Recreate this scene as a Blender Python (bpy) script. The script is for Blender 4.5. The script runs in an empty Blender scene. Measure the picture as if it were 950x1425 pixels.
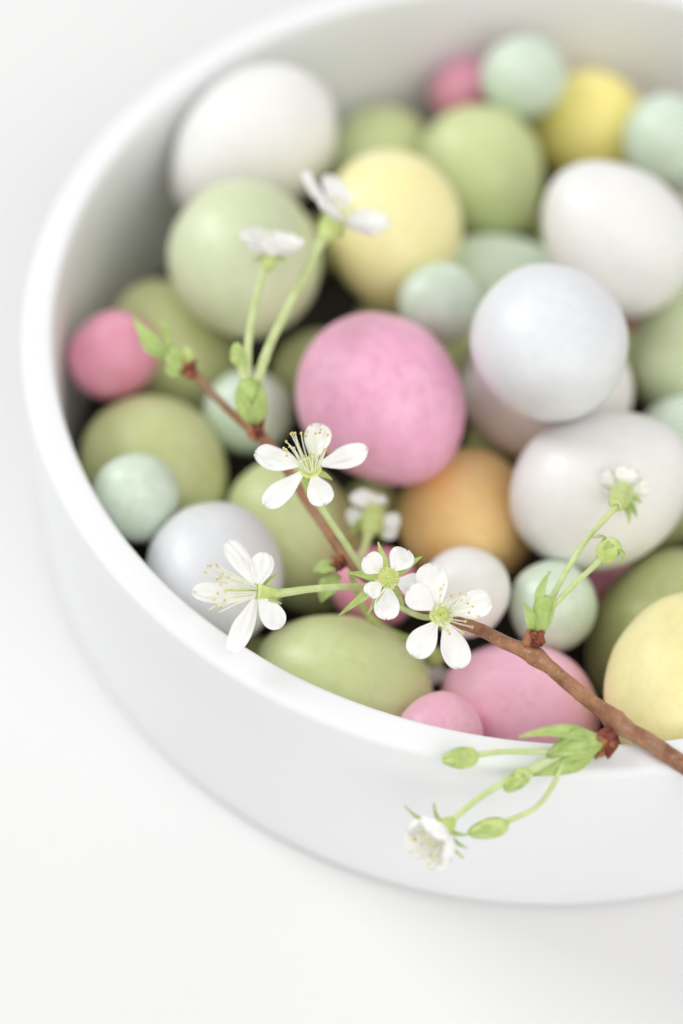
import bpy, bmesh, math, random
from mathutils import Vector, Matrix, noise

scene = bpy.context.scene
rnd = random.Random(11)

# ------------------------------------------------------------------ camera
H = 0.0486                                   # box rim above the table (m)
CAM = Vector((-0.0359, -0.248487, 0.323978))
RIGHT = Vector((0.999067, 0.034865, 0.025485))
UP = Vector((-0.043187, 0.806569, 0.589560))
FWD = Vector((0.0, 0.590111, -0.807322))
FPX = 2800.0                                 # focal length in photo pixels (950 x 1425)

cd = bpy.data.cameras.new("camera")
cam = bpy.data.objects.new("camera", cd)
scene.collection.objects.link(cam)
m = Matrix((RIGHT, UP, -FWD)).transposed().to_4x4()
m.translation = CAM
cam.matrix_world = m
cd.sensor_fit = 'VERTICAL'
cd.sensor_height = 36.0
cd.sensor_width = 24.0
cd.lens = FPX / 1425.0 * 36.0
cd.clip_start = 0.01
cd.clip_end = 50.0
cd.dof.use_dof = True
cd.dof.focus_distance = 0.3222
APERTURE = 0.0147
cd.dof.aperture_fstop = cd.lens / 1000.0 / APERTURE
scene.camera = cam

# ------------------------------------------------------------------ light: soft window light from back left in a white room, plus an added front fill
w = bpy.data.worlds.new("World")
scene.world = w
w.use_nodes = True
bg = w.node_tree.nodes["Background"]
bg.inputs["Color"].default_value = (1.0, 0.990, 0.978, 1)
bg.inputs["Strength"].default_value = 0.64

def area(name, loc, target, sx, sy, power, col):
    l = bpy.data.lights.new(name, 'AREA')
    l.shape = 'RECTANGLE'
    l.size, l.size_y = sx, sy
    l.energy = power
    l.color = col
    o = bpy.data.objects.new(name, l)
    scene.collection.objects.link(o)
    o.location = loc
    o.rotation_euler = (Vector(target) - Vector(loc)).to_track_quat('-Z', 'Y').to_euler()
    return o
area("window_light", (-1.25, 0.60, 1.00), (0, 0, 0.03), 0.6, 0.7, 10.5, (0.95, 0.98, 1.0))
area("front_fill_light", (0.75, -1.45, 1.60), (0, 0, 0.03), 2.0, 1.8, 20.0, (1.0, 0.985, 0.965))  # added fill lamp from the camera side, lifts the box walls and pile

scene.view_settings.view_transform = 'Standard'
scene.view_settings.look = 'None'
scene.view_settings.exposure = 0.19
scene.view_settings.gamma = 1.0
scene.view_settings.use_curve_mapping = False
scene.render.engine = 'CYCLES'
scene.cycles.use_denoising = True
scene.cycles.max_bounces = 10
scene.cycles.diffuse_bounces = 6

# ------------------------------------------------------------------ helpers
def at(px, py, depth):
    """world point seen at photo pixel (px, py) at the given distance along the view axis (m)"""
    return CAM + depth * (FWD + RIGHT * ((px - 475.0) / FPX) + UP * ((712.5 - py) / FPX))

def cv(x, y, z):
    """direction: x to the right, y up, z towards the viewer, as seen in the photo"""
    return (RIGHT * x + UP * y - FWD * z).normalized()

def link(name, me, mats, parent=None, kind=None):
    o = bpy.data.objects.new(name, me)
    scene.collection.objects.link(o)
    if not isinstance(mats, (list, tuple)):
        mats = [mats]
    if not me.materials:
        for mt in mats:
            me.materials.append(mt)
    if parent:
        o.parent = parent
    if kind:
        o["kind"] = kind
    return o

def mesh(name, verts, faces, smooth=True, midx=None):
    me = bpy.data.meshes.new(name)
    me.from_pydata([tuple(v) for v in verts], [], faces)
    if smooth:
        me.polygons.foreach_set("use_smooth", [True] * len(me.polygons))
    if midx:
        me.polygons.foreach_set("material_index", midx)
    me.update()
    return me

def tag(o, label, cat, group=None):
    o["label"] = label
    o["category"] = cat
    if group:
        o["group"] = group

def nodes(name):
    mt = bpy.data.materials.new(name)
    mt.use_nodes = True
    nt = mt.node_tree
    return mt, nt, nt.nodes["Principled BSDF"]

def N(nt, typ, **kw):
    n = nt.nodes.new(typ)
    for k, v in kw.items():
        setattr(n, k, v)
    return n

def mixc(nt, fac, a, b):
    n = N(nt, 'ShaderNodeMix', data_type='RGBA')
    nt.links.new(fac, n.inputs[0])
    for i, c in ((6, a), (7, b)):
        if isinstance(c, tuple):
            n.inputs[i].default_value = (*c, 1)
        else:
            nt.links.new(c, n.inputs[i])
    return n.outputs[2]

def ramp(nt, src, p0, p1):
    n = N(nt, 'ShaderNodeMapRange', clamp=True)
    nt.links.new(src, n.inputs[0])
    n.inputs[1].default_value = p0
    n.inputs[2].default_value = p1
    return n.outputs[0]

def lin(r, g, b):
    f = lambda c: (c / 255 / 12.92) if c / 255 <= 0.04045 else ((c / 255 + 0.055) / 1.055) ** 2.4
    return (f(r), f(g), f(b))

# ------------------------------------------------------------------ materials
def candy_material(name, col, mottle, pale, rough=0.36):
    """sugar shell: even colour with soft cloudy mottling, fine pale and dark flecks, satin gloss"""
    mt, nt, bs = nodes(name)
    tc = N(nt, 'ShaderNodeTexCoord')
    oi = N(nt, 'ShaderNodeObjectInfo')
    add = N(nt, 'ShaderNodeVectorMath', operation='ADD')
    mul = N(nt, 'ShaderNodeVectorMath', operation='SCALE')
    comb = N(nt, 'ShaderNodeCombineXYZ')
    for i in range(3):
        nt.links.new(oi.outputs["Random"], comb.inputs[i])
    nt.links.new(comb.outputs[0], mul.inputs[0]); mul.inputs[3].default_value = 37.0
    nt.links.new(tc.outputs["Object"], add.inputs[0]); nt.links.new(mul.outputs[0], add.inputs[1])
    def ns(scale, detail, rough=.5):
        n = N(nt, 'ShaderNodeTexNoise')
        n.inputs["Scale"].default_value = scale
        n.inputs["Detail"].default_value = detail
        n.inputs["Roughness"].default_value = rough
        nt.links.new(add.outputs[0], n.inputs["Vector"])
        return n.outputs[0]
    dark = tuple(c * (1 - mottle) for c in col)
    lite = tuple(c + (1 - c) * pale for c in col)
    c1 = mixc(nt, ramp(nt, ns(2.3, 4), .35, .68), col, lite)
    c2 = mixc(nt, ramp(nt, ns(7.5, 5, .6), .46, .72), c1, dark)
    c2 = mixc(nt, ramp(nt, ns(3.4, 6, .62), .655, .70), c2, tuple(c + (1 - c) * pale * 1.2 for c in col))      # rubbed patches
    c3 = mixc(nt, ramp(nt, ns(42, 2), .62, .74), c2, tuple(c * (1 - mottle * .5) for c in col))
    nt.links.new(c3, bs.inputs["Base Color"])
    bs.inputs["Roughness"].default_value = rough
    r = N(nt, 'ShaderNodeMapRange')
    nt.links.new(ns(6, 3), r.inputs[0])
    r.inputs[3].default_value = rough - .06; r.inputs[4].default_value = rough + .14
    nt.links.new(r.outputs[0], bs.inputs["Roughness"])
    bs.inputs["Specular IOR Level"].default_value = 0.38
    bs.inputs["Coat Weight"].default_value = 0.18
    bs.inputs["Coat Roughness"].default_value = 0.30
    bs.inputs["Subsurface Weight"].default_value = 0.40
    bs.inputs["Subsurface Radius"].default_value = (1.0, 0.9, 0.8)
    bs.inputs["Subsurface Scale"].default_value = 0.0028
    bp = N(nt, 'ShaderNodeBump')
    bp.inputs["Strength"].default_value = 0.06
    bp.inputs["Distance"].default_value = 0.0004
    nt.links.new(ns(14, 4), bp.inputs["Height"])
    nt.links.new(bp.outputs[0], bs.inputs["Normal"])
    return mt

CANDY = {
    'white': candy_material('candy_white', lin(233, 232, 229), .025, .15),
    'lavender': candy_material('candy_lavender_white', lin(222, 224, 227), .02, .15),
    'blush': candy_material('candy_blush', lin(228, 223, 220), .05, .15),
    'pale_green': candy_material('candy_pale_green', lin(208, 217, 178), .05, .12),
    'green': candy_material('candy_green', lin(203, 213, 154), .06, .10),
    'olive': candy_material('candy_olive', lin(200, 208, 148), .07, .10),
    'yellow': candy_material('candy_yellow', lin(243, 234, 172), .05, .12),
    'deep_yellow': candy_material('candy_deep_yellow', lin(250, 234, 142), .05, .08),
    'pink': candy_material('candy_pink', lin(238, 172, 203), .13, .14),
    'light_pink': candy_material('candy_light_pink', lin(243, 184, 208), .06, .12),
    'rose': candy_material('candy_rose', lin(232, 154, 180), .09, .12),
    'orange': candy_material('candy_orange', lin(255, 214, 142), .06, .12),
    'pale_mint': candy_material('candy_pale_mint', lin(212, 227, 205), .04, .2, .34),
    'mint': candy_material('candy_mint', lin(205, 221, 201), .07, .25, .30),
}

def painted(name, col, bump, scale, rough, marks):
    mt, nt, bs = nodes(name)
    tc = N(nt, 'ShaderNodeTexCoord')
    def ns(sc, d):
        n = N(nt, 'ShaderNodeTexNoise')
        n.inputs["Scale"].default_value = sc
        n.inputs["Detail"].default_value = d
        nt.links.new(tc.outputs["Object"], n.inputs["Vector"])
        return n.outputs[0]
    a = mixc(nt, ramp(nt, ns(scale * .12, 5), .35, .7), col, tuple(c * .965 for c in col))
    a = mixc(nt, ramp(nt, ns(scale * 1.1, 2), .73, .78), a, tuple(c * marks for c in col))
    nt.links.new(a, bs.inputs["Base Color"])
    bs.inputs["Roughness"].default_value = rough
    bs.inputs["Specular IOR Level"].default_value = .35
    bp = N(nt, 'ShaderNodeBump')
    bp.inputs["Strength"].default_value = bump
    bp.inputs["Distance"].default_value = .0006
    nt.links.new(ns(scale, 6), bp.inputs["Height"])
    nt.links.new(bp.outputs[0], bs.inputs["Normal"])
    return mt
M_BOX = painted('white_painted_box', (.838, .843, .856), .18, 160, .65, .97)
M_FLOOR_SHADE = painted('floor_painted_shade', (.045, .038, .032), .2, 200, .8, .9)  # box floor coloured near black so gaps in the pile read as deep shade
M_TABLE = painted('white_tabletop', (.772, .772, .770), .10, 90, .6, .97)

def plant(name, col, col2, scale, rough, sss=.25, bump=.2, dist=.0003):
    mt, nt, bs = nodes(name)
    tc = N(nt, 'ShaderNodeTexCoord')
    n = N(nt, 'ShaderNodeTexNoise')
    n.inputs["Scale"].default_value = scale
    n.inputs["Detail"].default_value = 5
    nt.links.new(tc.outputs["Object"], n.inputs["Vector"])
    nt.links.new(mixc(nt, ramp(nt, n.outputs[0], .35, .68), col, col2), bs.inputs["Base Color"])
    bs.inputs["Roughness"].default_value = rough
    bs.inputs["Specular IOR Level"].default_value = .3
    bs.inputs["Subsurface Weight"].default_value = sss
    bs.inputs["Subsurface Radius"].default_value = (1, 1, .8)
    bs.inputs["Subsurface Scale"].default_value = .0012
    bp = N(nt, 'ShaderNodeBump')
    bp.inputs["Strength"].default_value = bump
    bp.inputs["Distance"].default_value = dist
    nt.links.new(n.outputs[0], bp.inputs["Height"])
    nt.links.new(bp.outputs[0], bs.inputs["Normal"])
    return mt
def petal_material():
    mt, nt, bs = nodes('petal_white')
    out = nt.nodes['Material Output']
    nt.nodes.remove(bs)
    tc = N(nt, 'ShaderNodeTexCoord')
    n = N(nt, 'ShaderNodeTexNoise'); n.inputs['Scale'].default_value = 420; n.inputs['Detail'].default_value = 4
    nt.links.new(tc.outputs['Object'], n.inputs['Vector'])
    c = mixc(nt, ramp(nt, n.outputs[0], .4, .7), (.985, .985, .978), (.955, .958, .94))
    bp = N(nt, 'ShaderNodeBump'); bp.inputs['Strength'].default_value = .15; bp.inputs['Distance'].default_value = .0002
    nt.links.new(n.outputs[0], bp.inputs['Height'])
    d = N(nt, 'ShaderNodeBsdfDiffuse'); t = N(nt, 'ShaderNodeBsdfTranslucent')
    for b in (d, t):
        nt.links.new(c, b.inputs['Color']); nt.links.new(bp.outputs[0], b.inputs['Normal'])
    mx = N(nt, 'ShaderNodeMixShader'); mx.inputs[0].default_value = .22
    nt.links.new(d.outputs[0], mx.inputs[1]); nt.links.new(t.outputs[0], mx.inputs[2])
    nt.links.new(mx.outputs[0], out.inputs['Surface'])
    return mt
M_PETAL = petal_material()
def bark_material():
    mt, nt, bs = nodes('twig_bark')
    tc = N(nt, 'ShaderNodeTexCoord')
    def ns(sc, d, r=.5):
        n = N(nt, 'ShaderNodeTexNoise'); n.inputs['Scale'].default_value = sc; n.inputs['Detail'].default_value = d; n.inputs['Roughness'].default_value = r
        nt.links.new(tc.outputs['Object'], n.inputs['Vector']); return n.outputs[0]
    c = mixc(nt, ramp(nt, ns(260, 6, .65), .38, .66), lin(176, 128, 94), lin(122, 80, 56))
    c = mixc(nt, ramp(nt, ns(95, 4), .52, .70), c, lin(150, 128, 108))
    vo = N(nt, 'ShaderNodeTexVoronoi'); vo.inputs['Scale'].default_value = 900
    nt.links.new(tc.outputs['Object'], vo.inputs['Vector'])
    c = mixc(nt, ramp(nt, vo.outputs['Distance'], .20, .08), c, lin(184, 146, 112))
    c = mixc(nt, ramp(nt, ns(700, 3), .64, .80), c, lin(112, 72, 52))
    nt.links.new(c, bs.inputs['Base Color'])
    bs.inputs['Roughness'].default_value = .34
    bp = N(nt, 'ShaderNodeBump'); bp.inputs['Strength'].default_value = .3; bp.inputs['Distance'].default_value = .0004
    nt.links.new(ns(500, 6, .6), bp.inputs['Height']); nt.links.new(bp.outputs[0], bs.inputs['Normal'])
    return mt
M_BARK = bark_material()
M_SCALE = plant('bud_scale_brown', lin(146, 76, 58), lin(84, 36, 32), 700, .42, .1, .6)
M_SCALE_TAN = plant('bud_scale_tan', lin(190, 134, 92), lin(128, 66, 48), 800, .45, .1, .5)
M_STEM = plant('stem_green', lin(204, 215, 162), lin(186, 202, 134), 500, .45)
M_LEAF = plant('leaf_green', lin(184, 203, 130), lin(158, 184, 100), 500, .45)
M_CUP = plant('calyx_green', lin(204, 217, 146), lin(184, 202, 114), 600, .45)
M_FIL = plant('filament_pale', lin(246, 247, 232), lin(236, 240, 208), 500, .6)
M_ANTH = plant('anther_yellow', lin(226, 212, 140), lin(200, 176, 110), 900, .7)
M_HEART = plant('flower_heart', lin(226, 234, 160), lin(206, 220, 118), 900, .5)

# ------------------------------------------------------------------ tabletop
S = 3.0
tab = link("tabletop", mesh("tabletop", [(-S, -S, -.03), (S, -S, -.03), (S, S, -.03), (-S, S, -.03), (-S, -S, 0), (S, -S, 0), (S, S, 0), (-S, S, 0)],
      [(0, 3, 2, 1), (4, 5, 6, 7), (0, 1, 5, 4), (1, 2, 6, 5), (2, 3, 7, 6), (3, 0, 4, 7)], False), M_TABLE)
tab["kind"] = "structure"

# ------------------------------------------------------------------ round box
def lathe(name, prof, n=192, wob=0.0, oval=0.0):
    v, f = [], []
    for i in range(n):
        a = 2 * math.pi * i / n
        for (r, z) in prof:
            k = wob * noise.noise(Vector((math.cos(a) * 2.2, math.sin(a) * 2.2, z * 40)))
            k += oval * math.exp(-.5 * ((math.degrees(a) - 55) / 25) ** 2)      # the box is slightly out of round at the far right
            v.append(((r + k) * math.cos(a), (r + k) * math.sin(a), z + (wob * noise.noise(Vector((math.cos(a) * 2, math.sin(a) * 2, 5))) if z > .01 else 0)))
    m_ = len(prof)
    for i in range(n):
        j = (i + 1) % n
        for k in range(m_ - 1):
            f.append((i * m_ + k, j * m_ + k, j * m_ + k + 1, i * m_ + k + 1))
    return mesh(name, v, f)

RI, RO = .0900, .0958
box = bpy.data.objects.new("round_box", None)
scene.collection.objects.link(box)
tag(box, "white round open box filled with pastel candy eggs on the white table", "box")
def arc(cx, cz, r, a0, a1, n):
    return [(cx + r * math.cos(math.radians(a0 + (a1 - a0) * i / n)), cz + r * math.sin(math.radians(a0 + (a1 - a0) * i / n))) for i in range(n + 1)]
prof = [(RI - .02, .0006), (RO - .0022, .0006)] + arc(RO - .0018, .0024, .0018, -80, 0, 5) + [(RO, z) for z in (.008, .016, .024, .032, .040)] \
    + arc(RO - .0015, H - .0015, .0015, 0, 90, 6) + arc(RI + .0010, H - .0010, .0010, 90, 180, 5) + [(RI, z) for z in (.040, .032, .024, .016, .008, .0022)]
link("wall", lathe("wall", prof, 192, .00025, .0048), M_BOX, box)
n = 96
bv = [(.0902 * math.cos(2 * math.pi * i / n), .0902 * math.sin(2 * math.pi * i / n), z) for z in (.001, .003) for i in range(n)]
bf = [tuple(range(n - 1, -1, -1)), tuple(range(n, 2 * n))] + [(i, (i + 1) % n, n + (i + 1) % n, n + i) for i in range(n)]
link("floor_disc", mesh("floor_disc", bv, bf, False), M_FLOOR_SHADE, box)  # box floor, deep shade painted into its colour

# ------------------------------------------------------------------ candies
def egg_mesh(name, taper, seed, lump):
    """unit egg, long axis z, half length 1, half width 1; blunt end at +z when taper > 0"""
    nu, nv = 48, 30
    v, f = [(0, 0, -1)], []
    for j in range(1, nv):
        ph = math.pi * j / nv
        z = -math.cos(ph)
        rr = math.sin(ph) * (1 + taper * z - taper * .35 * z * z)
        for i in range(nu):
            a = 2 * math.pi * i / nu
            v.append((rr * math.cos(a), rr * math.sin(a), z))
    v.append((0, 0, 1))
    for i in range(nu):
        f.append((0, 1 + (i + 1) % nu, 1 + i))
        t = 1 + (nv - 2) * nu
        f.append((t + i, t + (i + 1) % nu, len(v) - 1))
    for j in range(nv - 2):
        for i in range(nu):
            a = 1 + j * nu + i; b = 1 + j * nu + (i + 1) % nu
            f.append((a, b, b + nu, a + nu))
    out = []
    for p in v:
        p = Vector(p)
        k = 1 + lump * noise.noise(p * .9 + Vector((seed * 7.3, 0, 0))) + lump * .3 * noise.noise(p * 2.1 + Vector((0, seed * 5.1, 0)))
        out.append(p * k)
    return mesh(name, out, f)

EGGS = [egg_mesh("egg_shell", .10, i, .045) for i in range(4)]
BALLS = [egg_mesh("ball_shell", .03, i + 9, .05) for i in range(3)]
SHELL = {}
def shell(kind, i, col):
    key = (kind, i, col)
    if key not in SHELL:
        me = (EGGS if kind == 'candy_egg' else BALLS)[i].copy()
        me.name = kind
        me.materials.append(CANDY[col])
        SHELL[key] = me
    return SHELL[key]

def candy(kind, label, col, x, y, z, wd, ln, ax, ay, az, group):
    me = shell(kind, rnd.randrange(4 if kind == 'candy_egg' else 3), col)
    o = bpy.data.objects.new(kind, me)
    scene.collection.objects.link(o)
    q = Vector((ax, ay, az)).to_track_quat('Z', 'X')
    o.rotation_mode = 'QUATERNION'
    o.rotation_quaternion = q @ Matrix.Rotation(rnd.uniform(0, 6.28), 3, 'Z').to_quaternion()
    o.location = (x * .001, y * .001, z * .001)
    o.scale = (wd * .0005, wd * .0005, ln * .0005)
    tag(o, label, "candy", group)
    return o

# kind, label, colour, centre x y z (mm), width, length (mm), long axis
CANDIES = [
    ('candy_egg', 'large white candy egg against the shadowed back left box wall', 'white', -56.79, 48.34, 40.55, 28.28, 37.51, 0.761, 0.524, 0.383),
    ('candy_egg', 'large pale green candy egg in front of the white egg at back left', 'pale_green', -56.27, 15.34, 42.21, 28.74, 34.48, -0.213, 0.962, -0.172),
    ('candy_egg', 'pale yellow candy egg between the pale green and the olive green egg', 'yellow', -28.17, 28.27, 39.18, 27.25, 32.7, -0.169, 0.955, 0.245),
    ('candy_egg', 'olive green candy egg right behind the pale yellow egg', 'green', -9.55, 56.1, 28.64, 25.09, 30.11, -0.39, 0.892, 0.23),
    ('candy_egg', 'deep yellow candy egg at the back between two mint balls', 'deep_yellow', 14.09, 75.4, 24.87, 23.79, 28.55, -0.583, 0.69, -0.429),
    ('candy_egg', 'warm white candy egg tilted in front of the deep yellow egg', 'white', 14.59, 23.63, 44.62, 26.75, 32.54, 0.701, -0.576, -0.421),
    ('candy_egg', 'mint green candy egg lying half hidden under the heaped lavender white egg', 'pale_mint', -2.78, 28.88, 22.09, 22.12, 36.67, -0.98, 0.161, 0.118),
    ('candy_egg', 'round lavender white candy egg heaped highest in the middle', 'lavender', -0.69, -17.26, 59.51, 27.0, 32.4, -0.249, 0.839, -0.484),
    ('candy_egg', 'shaded blush white candy egg directly beneath the heaped lavender white egg', 'blush', 1.33, -4.15, 31.91, 28.77, 34.52, 0.793, -0.439, 0.423),
    ('candy_egg', 'large mottled bright pink candy egg in the centre of the pile', 'pink', -29.51, -17.67, 42.67, 29.07, 34.88, -0.565, 0.825, 0.034),
    ('candy_egg', 'only orange candy egg, below the large pink one', 'orange', -12.77, -28.59, 22.0, 25.62, 30.74, -0.021, 0.911, -0.412),
    ('candy_egg', 'large white candy egg at right with green buds in front of it', 'white', 10.07, -33.26, 39.91, 28.0, 33.6, -0.887, -0.372, -0.272),
    ('candy_egg', 'olive green candy egg at the left wall with a mint ball before it', 'olive', -70.71, -21.81, 23.74, 26.6, 31.92, -0.581, 0.813, -0.036),
    ('candy_egg', 'deep lying olive green candy egg behind the left twig tip', 'olive', -69.56, 11.1, 19.66, 23.93, 31.91, -0.649, 0.614, 0.449),
    ('candy_egg', 'green candy egg beneath the topmost open blossom and the twig', 'green', -44.03, -33.88, 21.81, 23.82, 30.71, -0.566, 0.666, 0.486),
    ('candy_egg', 'bluish white candy egg at the front left rim behind a blossom', 'lavender', -57.53, -51.69, 33.95, 24.27, 29.12, -0.021, 0.91, -0.415),
    ('candy_egg', 'green candy egg lying lengthwise along the front rim', 'green', -34.23, -68.81, 27.09, 24.45, 31.61, 0.942, -0.27, -0.197),
    ('candy_egg', 'light pink candy egg under the thick twig at the front rim', 'light_pink', -3.96, -71.1, 25.53, 23.7, 28.44, 0.893, -0.435, 0.118),
    ('candy_egg', 'olive green candy egg behind the yellow egg at the right front', 'olive', 23.15, -50.35, 20.51, 26.37, 32.31, 0.676, 0.595, 0.435),
    ('candy_egg', 'pale yellow candy egg at the right front rim beside the twig', 'yellow', 23.02, -71.84, 38.46, 27.26, 32.71, 0.609, 0.783, -0.125),
    ('candy_egg', 'green candy egg lying deep at the back wall behind the pale yellow egg', 'green', -30.61, 67.26, 18.43, 24.12, 28.95, 0.324, 0.923, -0.21),
    ('candy_egg', 'pale green candy egg cut by the right edge of the picture', 'pale_green', 32.49, 12.27, 25.47, 24.82, 29.78, 0.286, 0.916, 0.281),
    ('candy_ball', 'mint candy ball resting highest at the back wall beside a pink ball', 'mint', -1.6, 75.28, 38.05, 17.48, 18.0, 0.755, 0.413, -0.509),
    ('candy_ball', 'small pink candy ball in shade at the back wall', 'rose', -13.47, 81.71, 27.39, 13.96, 14.89, 0.844, 0.433, 0.317),
    ('candy_ball', 'mint candy ball at the right back in front of the deep yellow egg', 'mint', 27.56, 60.56, 35.9, 17.78, 18.97, -0.043, 0.807, 0.59),
    ('candy_ball', 'small mint candy ball between the pale yellow and lavender white eggs', 'mint', -19.11, 7.12, 42.31, 15.13, 15.67, 0.999, 0.035, 0.025),
    ('candy_ball', 'pink candy ball touching the left box wall beside the twig tip', 'rose', -80.45, -1.0, 32.6, 16.61, 17.43, 0.738, 0.545, 0.398),
    ('candy_ball', 'mint candy ball crossed by the thin end of the twig', 'mint', -54.42, -8.62, 26.71, 16.35, 16.9, 0.999, 0.035, 0.025),
    ('candy_ball', 'mint candy ball at the front left rim on the olive egg', 'mint', -72.09, -38.29, 38.17, 15.2, 15.96, -0.043, 0.807, 0.59),
    ('candy_ball', 'pink candy ball mostly hidden behind the small middle blossom', 'rose', -29.33, -48.25, 27.91, 14.8, 15.82, 0.999, 0.035, 0.025),
    ('candy_ball', 'white candy ball behind the blossom nearest to the thick twig', 'white', -13.83, -53.69, 35.6, 15.15, 15.9, -0.043, 0.807, 0.59),
    ('candy_ball', 'mint candy ball behind the reddish bud scales on the twig', 'mint', 1.58, -53.67, 32.27, 15.52, 16.02, -0.043, 0.807, 0.59),
    ('candy_ball', 'light pink candy ball half hidden by the front rim', 'light_pink', -18.04, -81.14, 33.92, 14.03, 14.45, 0.749, 0.417, -0.516),
    ('candy_ball', 'mint candy ball peeking out at the right picture edge below a green egg', 'mint', 27.3, -12.04, 28.6, 16.2, 16.74, 0.999, 0.035, 0.025),
    ('candy_ball', 'sliver of a pink candy ball between the two white eggs at right', 'rose', 17.77, 36.54, 11.23, 16.83, 17.43, 0.999, 0.035, 0.025),
    ('candy_ball', 'white candy ball cut by the right picture edge under a mint ball', 'white', 39.36, 60.65, 22.72, 17.63, 18.24, 0.999, 0.035, 0.025),
    ('candy_ball', 'dark shaded pink candy ball in the gap under the right white egg', 'rose', 14.07, -35.21, 10.73, 14.88, 15.42, 0.999, 0.035, 0.025),
    ('candy_ball', 'shaded olive candy ball in the gap left of the bright pink egg', 'olive', -42.01, 6.18, 21.6, 16.9, 17.47, 0.999, 0.035, 0.025),
    ('candy_ball', 'shaded olive candy ball in the gap right of the bright pink egg', 'olive', -13.67, 11.86, 19.63, 17.11, 17.68, 0.999, 0.035, 0.025),
]
for (kind, label, *r) in CANDIES:
    candy(kind, label, *r, "candy eggs in the box" if kind == 'candy_egg' else "candy balls in the box")

# candies further right in the box and on its floor under the pile: (right side?, colour, ...)
FILL = [
    (1, 'green', 68.46, 1.76, 16.19, 25.38, 30.96, -0.887, 0.462, 0.011),
    (1, 'mint', 55.48, -34.03, 15.9, 24.79, 30.25, -0.773, 0.634, 0.012),
    (1, 'light_pink', 57.91, 44.36, 15.28, 23.56, 28.74, 0.908, 0.406, -0.106),
    (1, 'white', 66.21, 29.66, 32.46, 23.92, 29.18, 0.735, 0.656, 0.173),
    (1, 'yellow', 67.91, -19.52, 33.98, 24.97, 30.46, 0.979, 0.198, -0.04),
    (1, 'pale_green', 56.88, -44.34, 43.56, 26.11, 31.86, 0.825, 0.563, 0.059),
    (1, 'lavender', 71.16, 4.37, 44.01, 25.02, 30.52, 0.971, 0.207, 0.121),
    (1, 'rose', 40.37, -7.63, 11.25, 15.5, 16.2, -0.038, 0.997, 0.071),
    (1, 'mint', 42.63, 28.58, 11.25, 15.5, 16.2, -0.889, 0.42, 0.18),
    (1, 'white', 71.37, 23.85, 11.25, 15.5, 16.2, -0.285, 0.937, 0.203),
    (1, 'mint', 35.85, -68.5, 11.25, 15.5, 16.2, 0.232, 0.948, 0.216),
    (1, 'rose', 48.33, -54.8, 11.25, 15.5, 16.2, -0.609, 0.793, -0.005),
    (1, 'mint', 48.8, -9.63, 24.25, 15.5, 16.2, -0.602, 0.797, -0.049),
    (1, 'lavender', 43.8, 42.96, 31.25, 15.5, 16.2, -0.874, 0.486, -0.004),
    (1, 'rose', 51.39, -59.4, 26.25, 15.5, 16.2, -0.969, 0.006, 0.245),
    (0, 'olive', 5.53, -9.86, 11.0, 15.0, 15.8, 0.477, 0.854, -0.211),
    (0, 'olive', -27.14, 28.54, 11.0, 15.0, 15.8, 0.954, 0.295, -0.046),
    (0, 'olive', 49.22, 12.76, 11.0, 15.0, 15.8, 0.582, 0.788, 0.201),
    (0, 'olive', 29.07, 49.18, 11.0, 15.0, 15.8, -0.014, 0.994, -0.107),
    (0, 'olive', 20.89, 19.72, 11.0, 15.0, 15.8, 0.76, 0.638, 0.127),
    (0, 'olive', 8.28, 54.41, 11.0, 15.0, 15.8, -0.984, 0.153, -0.096),
    (0, 'olive', -51.64, -58.0, 11.0, 15.0, 15.8, 0.316, 0.943, -0.101),
    (0, 'olive', -22.09, 49.5, 11.0, 15.0, 15.8, -0.92, 0.38, -0.094),
    (0, 'olive', 1.64, 11.73, 11.0, 15.0, 15.8, 0.989, 0.093, -0.116),
    (0, 'olive', 25.16, -16.68, 11.0, 15.0, 15.8, -0.988, 0.153, -0.026),
    (0, 'olive', -29.45, 3.07, 11.0, 15.0, 15.8, 0.838, 0.389, 0.384),
    (0, 'olive', -4.73, 81.11, 11.0, 15.0, 15.8, 0.706, 0.701, -0.103),
    (0, 'olive', -75.09, 27.61, 9.75, 12.5, 13.0, -0.813, 0.562, -0.154),
    (0, 'olive', -44.31, 51.19, 9.75, 12.5, 13.0, 0.84, 0.508, -0.191),
    (0, 'olive', 5.13, -76.7, 9.75, 12.5, 13.0, -0.666, 0.737, -0.117),
    (0, 'olive', -30.39, -18.58, 9.75, 12.5, 13.0, 0.538, 0.819, -0.2),
    (0, 'olive', -5.03, 58.81, 9.75, 12.5, 13.0, -0.739, 0.657, -0.146),
    (0, 'olive', 40.41, 72.05, 9.75, 12.5, 13.0, -0.872, 0.453, -0.183),
    (0, 'olive', -5.94, -1.16, 9.75, 12.5, 13.0, -0.143, 0.99, 0.012),
    (0, 'olive', -58.19, 54.89, 9.75, 12.5, 13.0, -0.663, 0.708, -0.243),
]
for (right, col, *r) in FILL:
    kind = 'candy_egg' if r[3] > 20 else 'candy_ball'
    word = 'egg' if kind == 'candy_egg' else 'ball'
    if right:
        candy(kind, "candy %s in the right part of the box past the picture edge" % word, col, *r, "candy %ss past the right picture edge" % word)
    else:
        candy(kind, "dark shaded candy %s on the box floor under the pile" % word, col, *r, "candy %ss under the pile" % word)

# ------------------------------------------------------------------ blossom twig
sprig = bpy.data.objects.new("blossom_twig", None)
scene.collection.objects.link(sprig)
tag(sprig, "brown cherry twig with small white blossoms and green buds lying across the box rim", "twig")

def catmull(pts, sub):
    out = []
    P = [pts[0]] + list(pts) + [pts[-1]]
    for i in range(1, len(P) - 2):
        for k in range(sub):
            t = k / sub
            a, b, c, d = P[i - 1], P[i], P[i + 1], P[i + 2]
            out.append(.5 * ((2 * b) + (c - a) * t + (2 * a - 5 * b + 4 * c - d) * t * t + (3 * b - a - 3 * c + d) * t ** 3))
    out.append(P[-2])
    return out

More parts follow.
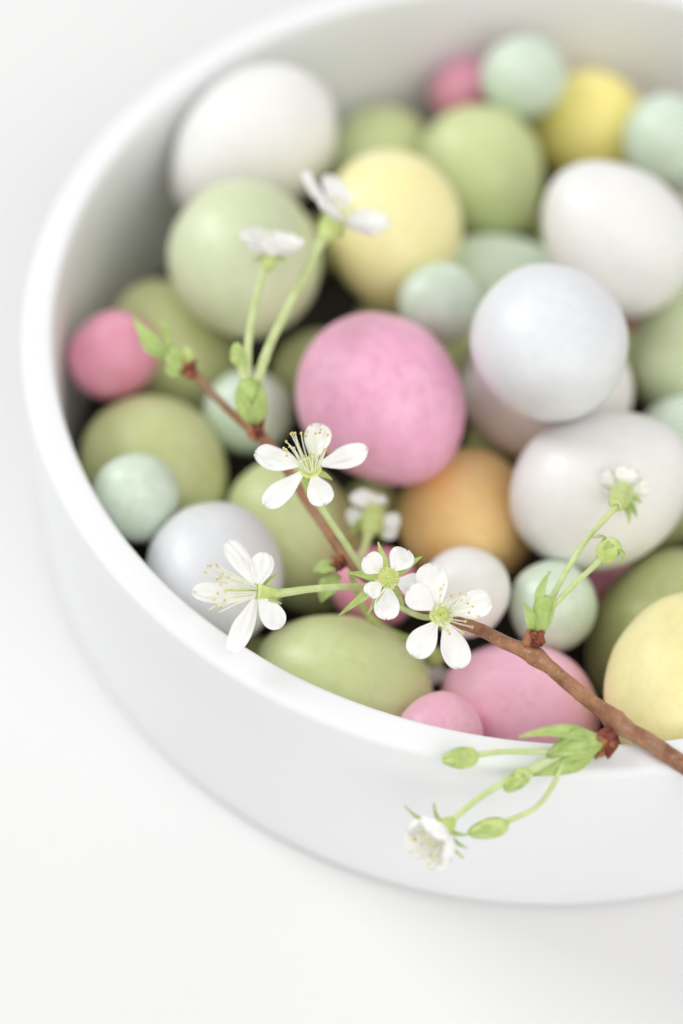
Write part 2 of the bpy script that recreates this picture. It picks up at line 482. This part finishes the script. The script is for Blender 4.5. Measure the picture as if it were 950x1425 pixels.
def tube(pts, rad, sub=5, n=8, rough=0.0, seed=0):
    """closed tube through pts (Vectors) with radii rad; returns verts, faces"""
    q = catmull([Vector((*p, r)) if False else Vector((p.x, p.y, p.z, r)) for p, r in zip(pts, rad)], sub)
    path = [Vector(v[:3]) for v in q]
    rr = [v[3] for v in q]
    v, f = [], []
    d0 = (path[1] - path[0]).normalized()
    nrm = d0.orthogonal().normalized()
    for i, p in enumerate(path):
        d = (path[min(i + 1, len(path) - 1)] - path[max(i - 1, 0)]).normalized()
        nrm = (nrm - d * nrm.dot(d)).normalized()
        bi = d.cross(nrm)
        for k in range(n):
            a = 2 * math.pi * k / n
            e = nrm * math.cos(a) + bi * math.sin(a)
            s = rr[i] * (1 + rough * noise.noise(p * 700 + e * 1.3 + Vector((seed, 0, 0))))
            v.append(p + e * s)
    for i in range(len(path) - 1):
        for k in range(n):
            a = i * n + k; b = i * n + (k + 1) % n
            f.append((a, b, b + n, a + n))
    v.append(path[0] - d0 * rr[0] * .3); v.append(path[-1] + (path[-1] - path[-2]).normalized() * rr[-1] * .6)
    A, B = len(v) - 2, len(v) - 1
    base = (len(path) - 1) * n
    for k in range(n):
        f.append((A, (k + 1) % n, k))
        f.append((B, base + k, base + (k + 1) % n))
    return v, f

def blade(base, tip, width, nrm, bend=0.0, cross=0.0, thick=.00014, tipw=.35, claw=.35, notch=0.0, ruffle=0.0, nu=10, nv=8, seed=0, peak=.62, ridge=0.0):
    """thin closed leaf or petal from base to tip; bend lifts the middle, cross cups the sides (m)"""
    d = tip - base
    L = d.length
    d.normalize()
    nrm = (nrm - d * nrm.dot(d)).normalized()
    side = d.cross(nrm)
    top, bot = [], []
    for i in range(nu + 1):
        s = i / nu
        if s < peak:
            h = claw + (1 - claw) * math.sin(math.pi / 2 * s / peak) ** 1.2
        else:
            q = (s - peak) / (1 - peak)
            h = max(math.sqrt(max(1 - q ** 2.4, 0)), .0) * (1 - tipw * 0) if tipw > 0 else (1 - q) ** .8
            h = max(h, .12)
        for j in range(nv + 1):
            u = 2 * j / nv - 1
            ln = L * s
            if s > .6:
                ln -= notch * L * max(0, 1 - abs(u) * 2.2) * ((s - .6) / .4) ** 2
            p = base + d * ln + side * (u * h * width / 2)
            off = bend * 4 * s * (1 - s) + cross * u * u * math.sin(math.pi * min(s * .8 + .1, 1))
            off += ridge * math.sin(u * 11 + seed) * math.sin(math.pi * s)
            off += ruffle * noise.noise(Vector((s * 3.1, u * 2.2, seed * 3.7))) * (.3 + s)
            p = p + nrm * off
            top.append(p + nrm * thick / 2)
            bot.append(p - nrm * thick / 2)
    m_ = nv + 1
    nt_ = len(top)
    f = []
    for i in range(nu):
        for j in range(nv):
            a = i * m_ + j
            f.append((a, a + 1, a + m_ + 1, a + m_))
            f.append((nt_ + a, nt_ + a + m_, nt_ + a + m_ + 1, nt_ + a + 1))
    ring = [j for j in range(m_)] + [i * m_ + nv for i in range(1, nu + 1)] + [nu * m_ + j for j in range(nv - 1, -1, -1)] + [i * m_ for i in range(nu - 1, 0, -1)]
    for k in range(len(ring)):
        a, b = ring[k], ring[(k + 1) % len(ring)]
        f.append((a, nt_ + a, nt_ + b, b))
    return top + bot, f

def lump(center, axis, ln, wd, seed=0, pointy=.3, rough=.1, nu=12, nv=9):
    """closed bud shape: long axis given, pointed at its tip"""
    axis = axis.normalized()
    x = axis.orthogonal().normalized(); y = axis.cross(x)
    v, f = [center - axis * ln / 2], []
    for j in range(1, nv):
        ph = math.pi * j / nv
        z = -math.cos(ph)
        rr = math.sin(ph) * (1 - pointy * z) * (1 - (pointy * .3 * max(0, z)))
        for i in range(nu):
            a = 2 * math.pi * i / nu
            e = x * math.cos(a) + y * math.sin(a)
            k = 1 + rough * noise.noise(Vector((math.cos(a) * 1.7, math.sin(a) * 1.7, z * 2 + seed * 4.1)))
            v.append(center + axis * (z * ln / 2) + e * (rr * wd / 2 * k))
    v.append(center + axis * ln / 2)
    for i in range(nu):
        f.append((0, 1 + (i + 1) % nu, 1 + i))
        t = 1 + (nv - 2) * nu
        f.append((t + i, t + (i + 1) % nu, len(v) - 1))
    for j in range(nv - 2):
        for i in range(nu):
            a = 1 + j * nu + i; b = 1 + j * nu + (i + 1) % nu
            f.append((a, b, b + nu, a + nu))
    return v, f

def join(parts):
    V, F, MI = [], [], []
    for (v, f, mi) in parts:
        o = len(V)
        V += list(v)
        F += [tuple(k + o for k in q) for q in f]
        MI += [mi] * len(f)
    return V, F, MI

def part(name, vf, mat, parent, kind=None):
    return link(name, mesh(name, vf[0], vf[1]), mat, parent, kind)

# the twig itself: pixel, distance, thickness in pixels
TW = [(1085, 1150, .3105, 33), (1020, 1108, .3115, 32), (950, 1064, .3130, 31), (900, 1031, .3140, 31), (876, 1017, .3147, 31), (856, 1004, .3151, 41), (840, 990, .3156, 31), (820, 975, .3160, 27),
      (785, 946, .3170, 26), (765, 929, .3178, 25), (745, 914, .3185, 35), (728, 905, .3192, 26), (700, 893, .3203, 24), (662, 874, .3222, 22), (610, 858, .3265, 20), (560, 838, .3315, 19),
      (515, 808, .3350, 19), (483, 776, .3375, 23), (455, 738, .3400, 17), (425, 695, .3420, 17), (390, 640, .3445, 17), (360, 605, .3460, 22),
      (330, 582, .3475, 15), (300, 553, .3490, 14), (270, 520, .3505, 16)]
part("twig_stem", tube([at(a, b, c) for a, b, c, w_ in TW], [w_ * c / FPX / 2 * .82 for a, b, c, w_ in TW], 8, 16, .10), M_BARK, sprig)

def stem(pts, w0, w1, name="flower_stem", mat=None):
    P = [at(*p) for p in pts]
    k = len(P) - 1
    return part(name, tube(P, [(w0 + (w1 - w0) * i / k) * .86 * (1.12 if i in (0, k) else 1) * pts[i][2] / FPX / 2 for i in range(k + 1)], 6, 8, .08), mat or M_STEM, sprig)

def bud_scales(px, py, dep, dirs, size, seed):
    """cluster of brown pointed scales where a spur leaves the twig"""
    c = at(px, py, dep)
    r_ = random.Random(seed)
    ds = list(dirs) + [(dx + r_.uniform(-.5, .5), dy + r_.uniform(-.5, .5), dz + r_.uniform(-.2, .4), s * r_.uniform(.6, .9)) for (dx, dy, dz, s) in dirs]
    for q, (dx, dy, dz, s) in enumerate(ds):
        d = cv(dx, dy, dz)
        ln = size * s * dep / FPX
        o_ = cv(r_.uniform(-1, 1), r_.uniform(-1, 1), r_.uniform(-.3, .6)) * (ln * .14)
        part("bud_scale", blade(c + o_ - d * ln * .30, c + o_ + d * ln * .72, ln * r_.uniform(.5, .75), cv(r_.uniform(-.6, .6), r_.uniform(-.3, .7), 1), ln * .14, -ln * .20, .0002, 0, .75, 0, ln * .14, 7, 5, seed + q, .35), M_SCALE if q % 3 else M_SCALE_TAN, sprig)
    part("bud_core", lump(c, cv(dirs[0][0], dirs[0][1], 0), size * .8 * dep / FPX, size * .5 * dep / FPX, seed, .2, .3), M_SCALE, sprig)

def leaf(base, tip, width, nrm, seed=0, bend=.12, mat=None, name="leaflet"):
    L = (tip - base).length
    return part(name, blade(base, tip, width, nrm, bend * L, width * .22, .00022, 0, .35, 0, width * .08, 9, 4, seed, .42), mat or M_LEAF, sprig)

def bud(px, py, dep, dx, dy, dz, ln, wd, seed):
    """closed green flower bud with its sepals laid around it"""
    s = dep / FPX
    ax = cv(dx, dy, dz)
    c = at(px, py, dep)
    o = part("bud", lump(c, ax, ln * s, wd * s, seed, .22, .12), M_CUP, sprig)
    x = ax.orthogonal().normalized(); y = ax.cross(x)
    for k in range(5):
        a = 2 * math.pi * k / 5 + seed
        e = x * math.cos(a) + y * math.sin(a)
        part("sepal", blade(c - ax * ln * s * .28 + e * wd * s * .42, c + ax * ln * s * .46 + e * wd * s * .16, wd * s * .62, e, wd * s * .16, -wd * s * .12, .00018, 0, .6, 0, .00008, 7, 4, k, .4), M_LEAF, o)
    return o

def flower(px, py, dep, n, petals, sepals, stam, seed, cup=24, cupdepth=34, calyx=None, petal_bend=.10, ring=None):
    """n: facing (photo axes); petals (tip px, py, mm towards viewer, width px); sepals (tip px, py, mm, width px)
       stam (count, length px, spread, lean x, lean y)"""
    s = dep / FPX
    C0 = at(px, py, dep)
    nn = cv(*n)
    r_ = random.Random(seed)
    # calyx cup: a small bell behind the petals
    x = nn.orthogonal().normalized(); y = nn.cross(x)
    back = (calyx if calyx is not None else C0 - nn * cupdepth * s)
    axis = (C0 - back).normalized()
    x = axis.orthogonal().normalized(); y = axis.cross(x)
    Lc = (C0 - back).length
    prof = [(-.06, .30), (.02, .46), (.14, .62), (.32, .78), (.52, .88), (.74, .95), (.92, 1.0), (1.0, .98), (1.03, .90), (1.0, .78), (.92, .62), (.84, .40), (.82, .0)]
    v, f = [], []
    k_ = 12
    for (zz, rr) in prof:
        for i in range(k_):
            a = 2 * math.pi * i / k_
            q = rr * cup * s / 2 * (1 + .05 * math.cos(5 * a))
            v.append(back + axis * (zz * Lc) + (x * math.cos(a) + y * math.sin(a)) * q)
    for j in range(len(prof) - 1):
        for i in range(k_):
            a = j * k_ + i; b = j * k_ + (i + 1) % k_
            f.append((a, b, b + k_, a + k_))
    v.append(back); f += [(len(v) - 1, (i + 1) % k_, i) for i in range(k_)]
    fl = link("flower", mesh("flower", v, f, True, [0 if q[0] < 6 * k_ else 1 for q in f[:-k_]] + [0] * k_), [M_CUP, M_HEART], sprig)
    for i, (tx, ty, mm, wpx, *opt) in enumerate(petals):
        T = at(tx, ty, dep) - FWD * (mm * .001)
        d = (T - C0).normalized()
        rad = (d - nn * d.dot(nn))
        rad = rad.normalized() if rad.length > .05 else d
        B = C0 + (rad * .6 + d * .4) * (cup * .42 * s)
        L = (T - B).length
        pn = opt[0] if opt else None
        pn = cv(*pn) if pn else nn
        part("petal", blade(B, T, wpx * s, pn, -petal_bend * L * r_.uniform(.6, 1.3), wpx * s * r_.uniform(.10, .2), .00007, .4, .22,
             r_.uniform(.0, .10), wpx * s * .15, 18, 20, seed * 9 + i, .60, .00003), M_PETAL, fl)
    if ring:                                     # five petals set evenly round the axis: length px, rise, spread, width px, start angle
        L_, up_, out_, wpx, a0 = ring
        rx = nn.orthogonal().normalized(); ry = nn.cross(rx)
        for i in range(5):
            a = 2 * math.pi * i / 5 + a0 + r_.uniform(-.12, .12)
            e = rx * math.cos(a) + ry * math.sin(a)
            B = C0 + e * (cup * .40 * s)
            T = C0 + (nn * up_ * r_.uniform(.85, 1.15) + e * out_) * (L_ * s * r_.uniform(.9, 1.05))
            pn = (nn * out_ - e * up_).normalized()
            part("petal", blade(B, T, wpx * s * r_.uniform(.92, 1.05), pn, -petal_bend * (T - B).length, wpx * s * .16, .00007, .4, .22,
                 r_.uniform(.0, .08), wpx * s * .10, 18, 20, seed * 9 + i, .60, .00003), M_PETAL, fl)
    for i, (tx, ty, mm, wpx) in enumerate(sepals):
        T = at(tx, ty, dep) - FWD * (mm * .001)
        d = (T - C0).normalized()
        B = C0 - nn * (3 * s) + d * (cup * .35 * s)
        part("sepal", blade(B, T, wpx * s, nn, .08 * (T - B).length, wpx * s * .2, .00022, 0, .7, 0, wpx * s * .1, 8, 4, seed * 5 + i, .3), M_LEAF, fl)
    cnt, ln, spread, lx, ly = stam
    ps = []
    for i in range(cnt):
        a = 2 * math.pi * (i + r_.random() * .7) / cnt
        sp = spread * r_.uniform(.45, 1.0)
        d = (nn + (x * math.cos(a) + y * math.sin(a)) * sp + RIGHT * lx + UP * ly).normalized()
        l_ = ln * s * r_.uniform(.65, 1.05)
        b0 = C0 + (x * math.cos(a) + y * math.sin(a)) * cup * .30 * s
        t0 = b0 + d * l_
        mid = b0 + d * l_ * .5 + nn * l_ * .06 + Vector((r_.uniform(-1, 1), r_.uniform(-1, 1), r_.uniform(-1, 1))) * l_ * .04
        v, f = tube([b0, mid, t0], [.00012, .00010, .00008], 4, 5)
        ps.append((v, f, 0))
        v, f = lump(t0, Vector((r_.uniform(-1, 1), r_.uniform(-1, 1), r_.uniform(-1, 1))), 5.0 * s, 3.6 * s, i, 0, .1, 7, 5)
        ps.append((v, f, 1))
    v, f = tube([C0 - nn * cup * .1 * s, C0 + nn * ln * .35 * s, C0 + nn * ln * .72 * s], [.00022, .00017, .00024], 4, 6)   # pistil
    ps.append((v, f, 2))
    V, F, MI = join(ps)
    link("stamen_tuft", mesh("stamen_tuft", V, F, True, MI), [M_FIL, M_ANTH, M_CUP], fl, "stuff")
    return fl

# --- spur at the rim: sheath, three closed buds and a half open flower hanging over the box wall
bud_scales(845, 1030, .3130, [(-.7, -.7, .3, 1.1), (-.2, -1, .5, 1.0), (-1, -.2, .4, 1.0), (-.5, .3, .8, .9), (.1, -.5, .9, .9)], 37, 3)
b0 = at(836, 1030, .3125)
leaf(b0, at(760, 1052, .3105), 40 * .3125 / FPX, cv(0, .4, 1), 1, .15)
leaf(b0, at(722, 1026, .3105), 26 * .3125 / FPX, cv(.1, .8, .8), 2, .10)
leaf(at(832, 1036, .3130), at(740, 1078, .3118), 30 * .3125 / FPX, cv(.2, -.3, 1), 3, .12)
part("spur_sheath", lump(at(803, 1040, .3118), cv(-1, -.2, .1), 76 * .312 / FPX, 38 * .312 / FPX, 2, -.1, .25, 14, 10), M_LEAF, sprig)
stem([(800, 1044, .3112), (750, 1046, .3105), (700, 1046, .3104), (665, 1050, .3106)], 10, 9)
bud(640, 1055, .3108, -1, -.12, 0, 52, 31, 1)
stem([(795, 1050, .3110), (760, 1060, .3105), (738, 1072, .3102)], 12, 14)
bud(719, 1086, .3100, -.75, -.6, .1, 46, 26, 2)
stem([(782, 1062, .3110), (768, 1095, .3104), (745, 1124, .3100), (706, 1143, .3098)], 8, 9)
bud(679, 1153, .3096, -1, -.2, .1, 60, 29, 3)
stem([(770, 1058, .3108), (720, 1078, .3100), (670, 1108, .3096), (640, 1132, .3092), (627, 1144, .3089)], 12, 10)
flower(616, 1155, .3082, (-.66, -.50, .56), [],
       [(563, 1122, -1, 11), (604, 1117, 0, 10), (652, 1162, -1, 11), (645, 1194, 0, 10), (650, 1178, 1.5, 10)], (18, 46, .55, 0, 0), 21, 26, 28, at(630, 1140, .3090), .22, (60, .70, .62, 50, .3))

# --- spur on the thick twig: scales and two faded heads on long stems
bud_scales(745, 888, .3180, [(0, 1, .4, 1.0), (-.5, .6, .7, 1.0), (.5, .6, .7, .9), (-.2, .2, 1, .9)], 37, 5)
leaf(at(742, 880, .3170), at(728, 838, .3160), 20 * .318 / FPX, cv(.2, .3, 1), 5)
leaf(at(752, 872, .3170), at(772, 832, .3165), 24 * .318 / FPX, cv(-.2, .2, 1), 6)
leaf(at(748, 850, .3175), at(766, 795, .3180), 15 * .318 / FPX, cv(-.6, .2, 1), 7)
part("spur_sheath", lump(at(755, 855, .3172), cv(.25, 1, .1), 56 * .318 / FPX, 32 * .318 / FPX, 4, -.05, .25, 14, 10), M_LEAF, sprig)
stem([(758, 852, .3172), (785, 800, .3195), (815, 752, .3215), (842, 722, .3232), (858, 704, .3248)], 9, 10)
stem([(768, 845, .3170), (800, 812, .3180), (824, 790, .3188), (840, 774, .3193)], 9, 9)
def faded(px, py, dep, dx, dy, ln, wd, seed):
    s = dep / FPX
    ax = cv(dx, dy, .2)
    c = at(px, py, dep)
    o = part("faded_flower", lump(c, ax, ln * s, wd * s, seed, -.15, .12), M_CUP, sprig)
    x = ax.orthogonal().normalized(); y = ax.cross(x)
    for k in range(5):
        a = 2 * math.pi * k / 5 + seed
        e = x * math.cos(a) + y * math.sin(a)
        B = c + ax * ln * s * .30 + e * wd * s * .38
        part("sepal", blade(B, B + (e * .8 - ax * .55) * 20 * s, 13 * s, ax, .0002, .0002, .0002, 0, .7, 0, .0001, 6, 4, k, .3), M_LEAF, o)
flower(866, 685, .3400, (.28, .66, -.52), [],
       [(884, 720, 1, 12), (872, 728, 2, 12), (846, 690, 2, 13), (892, 700, 1, 12)], (8, 30, .5, 0, 0), 41, 34, 36, at(858, 704, .3250), .10, (46, .30, .92, 30, .5))
faded(846, 767, .3195, .6, .8, 42, 33, 2)

# --- main open blossoms
# nearest blossom, by the thick twig
flower(614, 855, .3195, (.12, .16, .95),
       [(567, 820, .8, 38), (596, 784, -1.5, 46), (684, 834, 1.2, 40), (643, 930, 1.0, 40), (573, 913, 1.0, 40)],
       [], (22, 54, .75, .40, -.02), 31, 34, 30)
# small cupped blossom with star of green sepals
flower(540, 804, .3225, (-.05, .1, 1),
       [(508, 775, 1.8, 34), (566, 764, 1.8, 36), (590, 820, 1.0, 36), (537, 862, 1.6, 36), (510, 826, 2.6, 24)],
       [(526, 754, -.5, 14), (588, 774, -.5, 15), (484, 797, -.5, 15), (469, 859, -.5, 14), (511, 856, .5, 10), (563, 845, -.5, 12)], (12, 17, .5, 0, 0), 32, 32, 30)
# topmost open blossom
flower(431, 650, .3285, (.02, .42, .85),
       [(354, 631, .8, 37), (447, 589, .2, 38), (512, 624, .6, 36), (452, 704, 2.2, 37), (367, 704, 1.8, 33)],
       [(424, 686, .5, 10), (462, 668, 0, 10)], (24, 60, .62, -.22, .50), 33, 34, 30)
# blossom over the front left rim, seen from its side
flower(358, 823, .3205, (-.80, .05, .55),
       [(269, 822, 4.5, 30, (0, .3, 1)), (316, 752, 1.5, 32, (-.4, .1, .9)), (368, 768, .5, 33, (.1, .1, 1)), (391, 874, .5, 34, (.2, .1, 1)), (322, 908, 2.5, 32, (-.3, .1, .9))],
       [(389, 798, -.5, 8), (392, 840, 0, 8)], (26, 74, .60, -.25, 0), 34, 22, 34, at(390, 826, .3213))
stem([(386, 826, .3213), (430, 820, .3232), (470, 817, .3262), (508, 816, .3310), (520, 812, .3335)], 13, 10)
stem([(431, 672, .3305), (447, 706, .3318), (472, 744, .3330), (500, 786, .3338), (508, 800, .3340)], 13, 11)
stem([(538, 808, .3252), (524, 808, .3325), (510, 802, .3345)], 12, 10)
stem([(612, 857, .3222), (586, 858, .3265), (545, 838, .3305), (516, 812, .3340)], 10, 10)
bud_scales(474, 782, .3365, [(-.8, .3, .6, 1.0), (-.5, -.6, .6, 1.0), (.2, -.8, .7, .9), (-.9, -.1, .3, .8)], 26, 7)
leaf(at(472, 800, .3375), at(447, 838, .3390), 30 * .337 / FPX, cv(-.4, .2, 1), 8)
leaf(at(470, 790, .3370), at(436, 796, .3390), 22 * .337 / FPX, cv(-.1, .6, 1), 9)

# --- blurred blossoms hanging down between the eggs
flower(520, 714, .3560, (.30, .50, -.60),
       [(494, 684, -1, 30, (0, .5, .8)), (526, 688, -1, 28, (.1, .4, .8)), (556, 730, -1, 26, (.4, .2, .8)), (548, 750, 0, 24, (.3, .1, .9)), (482, 722, -1, 26, (-.4, .2, .8))],
       [(508, 756, 1, 18), (488, 744, 1.5, 19), (534, 706, 1.5, 14), (530, 750, 1.5, 18)], (6, 26, .5, 0, 0), 35, 34, 36, at(513, 742, .3500))
stem([(513, 742, .3500), (505, 768, .3450), (494, 786, .3390)], 14, 11)
flower(606, 918, .3530, (-.1, -.6, -.55),
       [(578, 905, -1, 36, (-.2, .4, .8)), (642, 908, -1, 36, (.2, .3, .9)), (614, 950, 0, 36, (0, -.2, 1)), (588, 938, 0, 32, (-.2, 0, 1))],
       [(588, 898, 1, 12), (616, 902, 1, 12)], (6, 28, .5, 0, 0), 36, 28, 30, at(596, 900, .3510))
stem([(597, 901, .3508), (570, 890, .3490), (535, 874, .3460), (505, 846, .3420), (488, 796, .3385)], 11, 10, "flower_stem", M_LEAF)

# --- spur with two tall stems and side-seen blossoms
bud_scales(358, 598, .3440, [(-.5, .7, .5, 1.1), (.5, .9, .4, 1.2), (0, .4, 1, 1.0), (-.9, .3, .3, .9)], 30, 9)
part("spur_sheath", lump(at(347, 556, .3440), cv(-.05, 1, .15), 62 * .344 / FPX, 40 * .344 / FPX, 6, -.1, .22, 14, 10), M_LEAF, sprig)
leaf(at(352, 590, .3425), at(333, 538, .3425), 24 * .344 / FPX, cv(-.4, .1, 1), 10)
leaf(at(354, 590, .3425), at(364, 536, .3420), 24 * .344 / FPX, cv(.4, .1, 1), 11)
stem([(343, 530, .3435), (345, 480, .3455), (354, 425, .3480), (368, 372, .3505)], 15, 11)
stem([(358, 530, .3430), (376, 478, .3460), (410, 410, .3500), (448, 334, .3550)], 16, 14)
stem([(340, 528, .3430), (334, 508, .3428)], 12, 12)
bud(331, 493, .3426, -.1, 1, .2, 34, 22, 5)
flower(376, 354, .3520, (.10, .80, .28), [],
       [(352, 366, 1, 11), (398, 364, 1, 11)], (10, 26, .5, 0, .1), 37, 26, 30, at(370, 376, .3510), .12, (58, .46, .84, 54, .2))
flower(468, 302, .3590, (.46, .66, .34), [],
       [(440, 318, 2, 14), (474, 336, 2, 15)], (10, 26, .5, 0, .1), 38, 36, 36, at(450, 334, .3560), .08, (86, .32, .92, 54, .9))

# --- thin twig end with young leaves
bud_scales(264, 516, .3495, [(-.4, .8, .5, 1.0), (-.9, .1, .5, 1.0), (.3, .8, .5, .9), (-.4, -.4, .8, .9)], 26, 12)
leaf(at(258, 514, .3490), at(228, 489, .3500), 29 * .35 / FPX, cv(-.2, .5, 1), 12)
leaf(at(252, 518, .3490), at(230, 510, .3495), 24 * .35 / FPX, cv(-.3, -.1, 1), 13)
leaf(at(234, 498, .3497), at(186, 440, .3530), 22 * .352 / FPX, cv(-.5, .1, 1), 14)
leaf(at(234, 490, .3500), at(221, 440, .3540), 13 * .352 / FPX, cv(.5, .1, 1), 15)
leaf(at(227, 498, .3497), at(193, 475, .3515), 18 * .352 / FPX, cv(-.3, .5, 1), 16)
leaf(at(264, 505, .3495), at(256, 482, .3510), 15 * .352 / FPX, cv(.2, .5, 1), 17, .12, M_CUP)
leaf(at(246, 508, .3492), at(236, 476, .3515), 16 * .352 / FPX, cv(.1, .3, 1), 18)
